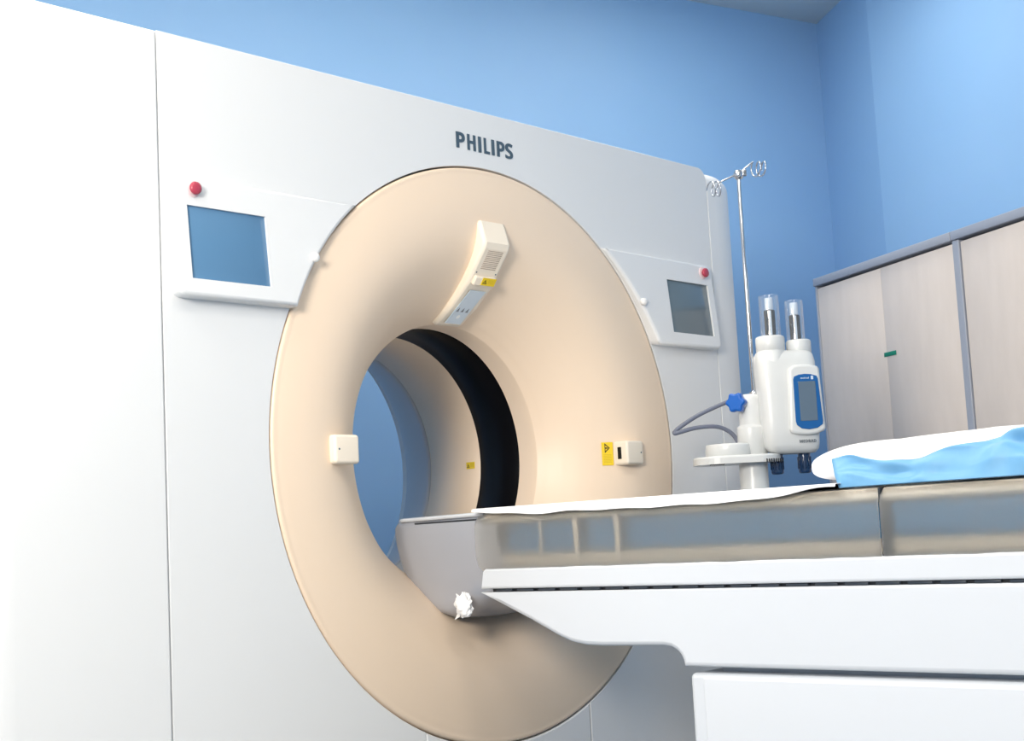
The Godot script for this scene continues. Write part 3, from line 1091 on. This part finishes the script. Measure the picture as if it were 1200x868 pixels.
	for i in ni + 1:
		var row := []
		for j in nj:
			var th := PI * i / ni
			var ph := TAU * j / nj
			var dir := v3(sin(th) * cos(ph), cos(th), sin(th) * sin(ph))
			var k := 1.0 + 0.7 * n.get_noise_3dv(dir * 0.012) + 0.14 * n.get_noise_3dv(dir * 0.03 + Vector3.ONE)
			var ridge := absf(sin(ph * 3.0 + dir.y * 3.0)) * 0.12
			row.append(v3(dir.x * 0.018, dir.y * 0.026, dir.z * 0.024) * (k - ridge + 0.12))
		rg.append(row)
	for i in ni:
		for j in nj:
			var k := (j + 1) % nj
			quad(st, rg[i][j], rg[i][k], rg[i + 1][k], rg[i + 1][j], -1)
	# torn flaps sticking out
	for q in [[v3(-0.008, 0.030, -0.022), 0.02], [v3(-0.008, -0.034, -0.030), 0.024]]:
		var c: Vector3 = q[0]
		var w: float = q[1]
		tri(st, c, v3(-0.012, c.y * 0.4 + w * 0.5, -0.004), v3(-0.018, c.y * 0.4 - w * 0.5, -0.002))
		tri(st, c + v3(0.002, 0, 0.0), v3(-0.016, c.y * 0.4 - w * 0.5, -0.002), v3(-0.010, c.y * 0.4 + w * 0.5, -0.004))
	var ti := part(self, "crumpled_tissue", make(st), M.tissue_white, v3(-0.206, 0.664, 0.052))
	tag(ti, "crumpled white tissue stuck under the couch end", "tissue")

func sgnpow(x: float, e: float) -> float:
	return signf(x) * pow(absf(x), e)

const PZ0 := 0.985
const PZ1 := 2.1
func pillow(u: float, a: float, off: float) -> Vector3:
	var v := -PI / 2 + PI * u
	var cs := pow(maxf(cos(v), 0.0), 0.42)
	var sn := sgnpow(sin(v), 0.42)
	var zc := (PZ0 + PZ1) * 0.5
	var z := zc + (PZ1 - PZ0) * 0.5 * sn
	var hz := lerp_table([Vector2(0.98, 0.034), Vector2(1.08, 0.039), Vector2(1.2, 0.0435), Vector2(1.35, 0.044), Vector2(1.6, 0.041), Vector2(2.1, 0.04)], z)
	var x := 0.200 * cs * sgnpow(cos(a), 0.62)
	var y := hz * cs * sgnpow(sin(a), 0.75)
	var b := 0.004 * sin(z * 14.0 + x * 9.0) + 0.003 * sin(z * 23.0 - x * 21.0)
	return v3(x * (1.0 + off), 0.897 + hz + y * (1.0 + off) + (b * cs if sin(a) > 0.0 else 0.0), z)

# a point on the near side of the pillow at height fraction h (0 base, 1 crest)
func pillow_side(z: float, h: float) -> Vector3:
	var zc := (PZ0 + PZ1) * 0.5
	var s := clampf((z - zc) / ((PZ1 - PZ0) * 0.5), -1.0, 1.0)
	var v := asin(sgnpow(s, 1.0 / 0.42))
	var u := (v + PI / 2) / PI
	var sy := sgnpow(2.0 * h - 1.0, 1.0 / 0.75)
	var a := PI - asin(clampf(sy, -1.0, 1.0))
	var p := pillow(u, a, 0.0)
	# below the bulge the drape falls straight towards the couch edge
	if h < 0.5:
		var w := pillow(u, PI, 0.0)
		p.x = lerpf(w.x - 0.032, w.x, h * 2.0)
		p.y = lerpf(0.884, w.y, h * 2.0)
	return p

# ------------------------------------------------------------------ injector
func injector() -> void:
	var t := thing("contrast_injector", "white contrast injector on a column with two upright syringes", "injector", v3(0.809, 0, 0.264), deg_to_rad(-47.31))
	# column
	part(t, "column", lathem(cyl(0.041, 0.10, 1.03, 0.004), 40), M.injector_white, v3(-0.022, 0, 0))
	part(t, "column_sleeve", lathem([Vector2(0, 1.02), Vector2(0.042, 1.02), Vector2(0.042, 1.098), Vector2(0.0405, 1.104), Vector2(0.035, 1.107), Vector2(0.033, 1.110), Vector2(0.033, 1.180), Vector2(0.031, 1.188), Vector2(0.026, 1.194), Vector2(0.018, 1.197), Vector2(0, 1.197)], 40), M.injector_white, v3(-0.020, 0, 0))
	# foot with castors
	var st := stool()
	for i in 5:
		var a := TAU * i / 5.0
		tube(st, [v3(0, 0.12, 0), v3(cos(a) * 0.1, 0.095, sin(a) * 0.1), v3(cos(a) * 0.19, 0.075, sin(a) * 0.19)], 0.02, 8)
	part(t, "foot", make(st), M.injector_white, v3(-0.022, 0, 0))
	for i in 5:
		var a := TAU * i / 5.0
		var w := part(t, "castor", lathem(cyl(0.032, -0.012, 0.012, 0.004), 20), M.metal_black, v3(-0.022 + cos(a) * 0.19, 0.032, sin(a) * 0.19))
		w.rotation = v3(0, -a, 0)
		w.rotate_object_local(Vector3.RIGHT, PI / 2)
	# infusion pole
	var pole := part(t, "infusion_pole", lathem(cyl(0.0062, 1.19, 1.845, 0.002), 20), M.chrome, v3(-0.006, 0, 0))
	part(pole, "pole_collar", lathem([Vector2(0.006, 1.19), Vector2(0.013, 1.194), Vector2(0.013, 1.203), Vector2(0.006, 1.207)], 20), M.chrome)
	part(pole, "pole_cap", lathem([Vector2(0, 1.83), Vector2(0.010, 1.832), Vector2(0.0145, 1.838), Vector2(0.0145, 1.85), Vector2(0.011, 1.857), Vector2(0, 1.859)], 24), M.chrome)
	part(pole, "clamp_screw", rboxm(v3(0.016, 1.848, 0.004), v3(0.016, 0.02, 0.016), 0.005), M.chrome)
	# two hooks, each an arm that winds into a double coil
	for s in [-1.0, 1.0]:
		var arm := []
		var ex := 0.052 if s > 0 else -0.062
		var ey := 0.034 if s > 0 else -0.022
		arm.append(v3(0, 1.848, 0))
		arm.append(v3(ex * 0.5, 1.848 + ey * 0.55, 0))
		arm.append(v3(ex * 0.8, 1.848 + ey * 0.92, 0.002))
		var rr := 0.0215
		for i in 46:
			var a := PI / 2 + TAU * i / 20.0
			arm.append(v3(ex * 0.86 + s * 0.0009 * i * 0.85 + cos(a) * 0.006 * 1.0, 1.848 + ey * 0.95 - rr + sin(a) * rr, cos(a) * rr))
		part(pole, "hook", tubem(arm, 0.0024, 8), M.chrome)
	# tray
	var plan := rrect(-0.126, -0.085, 0.126, 0.085, 0.08, 8)
	var lay := Transform3D(Basis(v3(1, 0, 0), v3(0, 0, -1), v3(0, 1, 0)), v3(-0.067, 0, 0.0))
	st = stool()
	plate(st, plan, 0.998, func(_p): return 1.021, 0.006, lay, 3)
	var tray := part(t, "tray", make(st), M.injector_white)
	part(tray, "dish", lathem([Vector2(0, 1.02), Vector2(0.068, 1.02), Vector2(0.066, 1.050), Vector2(0.064, 1.055), Vector2(0.060, 1.056), Vector2(0.058, 1.052), Vector2(0.056, 1.026), Vector2(0, 1.024)], 40), M.injector_white, v3(-0.090, 0, 0.004))
	for i in 8:
		part(tray, "vent_slit", rboxm(v3(0.004 + i * 0.0070, 1.0015, 0.085 - i * i * 0.0007), v3(0.0032, 0.010, 0.004), 0.001, 1), M.slot_black)
	for i in 7:
		part(tray, "vent_slit", rboxm(v3(-0.150 + i * 0.0060, 0.9972, 0.05), v3(0.003, 0.002, 0.03), 0.0006, 1), M.slot_black)
	# star knob
	var star := PackedVector2Array()
	for i in 60:
		var a := TAU * i / 60.0
		var r := 0.0268 + 0.0028 * cos(a * 6.0)
		star.append(Vector2(cos(a) * r, sin(a) * r))
	st = stool()
	plate(st, star, 0.0, func(_p): return 0.022, 0.006, Transform3D(Basis(Vector3.UP, -0.5), v3(-0.060, 1.172, 0.030)), 3)
	part(t, "star_knob", make(st), M.knob_blue)
	part(t, "knob_boss", tubem([v3(-0.02, 1.165, 0.0), v3(-0.056, 1.172, 0.034)], 0.013, 14), M.injector_white)
	# swivel joint to the head
	part(t, "swivel_joint", tubem([v3(0.0, 1.163, 0.0), v3(0.02, 1.163, 0.012), v3(0.034, 1.163, 0.02)], 0.012, 14), M.injector_white)
	# head
	var hd := Node3D.new()
	hd.name = "injector_head"
	t.add_child(hd)
	hd.position = v3(0.085, 0, 0.02)
	hd.rotation.y = 0.10
	st = stool()
	var rows := []
	var lv := [[1.018, 0.045, 0.026, 0.012], [1.020, 0.058, 0.036, 0.010], [1.030, 0.072, 0.045, 0.004], [1.045, 0.079, 0.050, 0.0], [1.10, 0.082, 0.052, 0.0], [1.20, 0.084, 0.052, 0.0], [1.28, 0.085, 0.048, -0.002], [1.302, 0.082, 0.042, -0.004], [1.312, 0.074, 0.034, -0.006], [1.314, 0.06, 0.026, -0.006]]
	for l in lv:
		var row := []
		for k in 48:
			var a := TAU * k / 48.0
			row.append(v3(sgnpow(cos(a), 0.45) * float(l[1]) + float(l[3]), l[0], -sgnpow(sin(a), 0.5) * float(l[2])))
		rows.append(row)
	for i in rows.size() - 1:
		for k in 48:
			quad(st, rows[i][k], rows[i][(k + 1) % 48], rows[i + 1][(k + 1) % 48], rows[i + 1][k], 1)
	for k in range(1, 47):
		tri(st, rows[0][0], rows[0][k + 1], rows[0][k])
		tri(st, rows[-1][0], rows[-1][k], rows[-1][k + 1])
	part(hd, "body", make(st), M.injector_white)
	for q in [[-0.040, 0.0415, 1.358, 1.315, 0.006], [0.046, 0.0355, 1.346, 1.305, -0.004]]:
		var r: float = q[1]
		var y: float = q[2]
		var yc: float = q[3]
		part(hd, "barrel", lathem([Vector2(0, 1.12), Vector2(r * 0.8, 1.13), Vector2(r, 1.16), Vector2(r, yc - 0.001), Vector2(r - 0.001, yc), Vector2(r, yc + 0.001), Vector2(r, y - 0.006), Vector2(r - 0.002, y - 0.002), Vector2(r - 0.006, y), Vector2(r * 0.72, y), Vector2(r * 0.70, y - 0.004), Vector2(0, y - 0.004)], 40), M.injector_white, v3(q[0], 0, q[4]))
	for q in [[-0.036, 0.0285, 1.352, 1.476, 0.006, 1.434], [0.040, 0.0260, 1.340, 1.461, -0.004, 1.418]]:
		var sy := Node3D.new()
		var r: float = q[1]
		var sg := part(hd, "syringe", lathem([Vector2(r, q[2]), Vector2(r, q[3] - 0.002), Vector2(r - 0.001, q[3]), Vector2(r - 0.003, q[3]), Vector2(r - 0.0035, q[3] - 0.003), Vector2(r - 0.0035, q[2])], 32), M.syringe_glass, v3(q[0], 0, q[4]))
		sy.free()
		part(sg, "plunger", lathem(cyl(0.0155, q[2] - 0.002, q[5], 0.002), 24), M.plunger_dark)
		part(sg, "piston", lathem(cyl(0.0115, q[5], q[3] - 0.006, 0.004), 24), M.plunger_light)
		part(sg, "plunger_stripe", rboxm(v3(-0.002, (q[2] + q[5]) * 0.5, 0.0150), v3(0.006, q[5] - q[2] - 0.004, 0.003), 0.001, 1), M.plunger_light)
	# front frame, blue face and display
	var fr := PackedVector2Array([Vector2(-0.012, 1.075), Vector2(0.010, 1.0685), Vector2(0.035, 1.066), Vector2(0.060, 1.0685), Vector2(0.085, 1.078), Vector2(0.0895, 1.085), Vector2(0.082, 1.255), Vector2(0.077, 1.262), Vector2(0.055, 1.268), Vector2(0.030, 1.269), Vector2(0.008, 1.267), Vector2(-0.004, 1.260), Vector2(-0.008, 1.252), Vector2(-0.016, 1.085)])
	var fm := part(hd, "control_frame", platem(fr, 0.035, 0.062, 0.008, Transform3D(), 3), M.injector_white)
	var bl := PackedVector2Array([Vector2(0.005, 1.096), Vector2(0.018, 1.086), Vector2(0.040, 1.0825), Vector2(0.064, 1.086), Vector2(0.0795, 1.096), Vector2(0.081, 1.106), Vector2(0.0745, 1.226), Vector2(0.071, 1.234), Vector2(0.055, 1.239), Vector2(0.038, 1.2405), Vector2(0.020, 1.239), Vector2(0.006, 1.234), Vector2(0.003, 1.226), Vector2(0.002, 1.106)])
	part(fm, "control_face", platem(bl, 0.060, 0.0645, 0.001), M.injector_blue)
	part(fm, "display", platem(rrect(0.016, 1.107, 0.066, 1.219, 0.002), 0.064, 0.0655, 0.0005), M.lcd_grey)
	lettering(fm, "face_print", "medrad", 0.024, 0.0050, v3(0.036, 1.2285, 0.0648), M.plunger_light, 0.0006)
	part(fm, "face_emblem", platem(rrect(0.054, 1.2235, 0.061, 1.2345, 0.002), 0.064, 0.0652, 0.0003), M.plunger_light)
	lettering(hd, "body_lettering", "MEDRAD", 0.048, 0.0085, v3(0.036, 1.0505, 0.0515), M.ink_grey, 0.001)
	for q in [[-0.043, 0.0], [0.037, 0.0]]:
		var ks := stool()
		lathe(ks, cyl(0.0175, 0.962, 1.022, 0.006), 20, 0, Vector3.ZERO)
		for i in 12:
			var a := TAU * i / 12.0
			rbox(ks, v3(cos(a) * 0.0178, 0.992, sin(a) * 0.0178), v3(0.004, 0.034, 0.004), 0.001, 1)
		part(hd, "syringe_knob", make(ks), M.smoked_knob, v3(q[0], 0, q[1]))
	# cables
	part(t, "cable", tubem(smooth_path([v3(-0.03, 1.185, 0.0), v3(-0.077, 1.180, 0.0), v3(-0.166, 1.146, 0.02), v3(-0.225, 1.113, 0.035), v3(-0.2445, 1.098, 0.04), v3(-0.2445, 1.093, 0.042), v3(-0.225, 1.097, 0.04), v3(-0.185, 1.106, 0.03), v3(-0.13, 1.109, 0.015), v3(-0.092, 1.098, 0.0), v3(-0.067, 1.076, -0.01), v3(-0.055, 1.045, -0.01)]), 0.0062, 10), M.cable_grey)

# ------------------------------------------------------------------ cabinets
func cabinets() -> void:
	var u := v3(-0.4615, 0, 0.8875)
	var labels := ["beige double-door cabinet with a green strip on its doors", "plain beige double-door cabinet beside the green-marked one"]
	for k in 2:
		var w := 0.892 if k == 0 else 0.86
		var off := 0.0 if k == 0 else 0.895
		var t := thing("storage_cabinet", labels[k], "cabinet", v3(2.34, 0, -0.425) + u * off, atan2(-0.8875, -0.4615), "storage cabinets along the wall")
		part(t, "carcass", rboxm(v3(w * 0.5, 0.88, -0.23), v3(w, 1.74, 0.40), 0.002, 1), M.cabinet_beige)
		part(t, "side_panel", rboxm(v3(0.006, 0.88, -0.225), v3(0.012, 1.76, 0.45), 0.002, 1), M.aluminium)
		part(t, "top_rail", rboxm(v3(w * 0.5, 1.772, -0.22), v3(w, 0.032, 0.456), 0.003, 1), M.aluminium)
		var x0 := 0.015
		var x1 := w - 0.002
		if k == 1:
			part(t, "post", rboxm(v3(0.018, 0.88, -0.012), v3(0.036, 1.75, 0.03), 0.004), M.aluminium)
			x0 = 0.040
		var mid := 0.452 if k == 0 else (x0 + x1) * 0.5
		for d in [[x0, mid - 0.0006], [mid + 0.0006, x1]]:
			part(t, "door", rboxm(v3((d[0] + d[1]) * 0.5, 0.885, -0.012), v3(d[1] - d[0], 1.722, 0.018), 0.0012, 1), M.cabinet_beige)
		if k == 0:
			part(t, "label_strip", rboxm(v3(0.476, 1.422, -0.002), v3(0.076, 0.016, 0.002), 0.0005, 1), M.label_green)
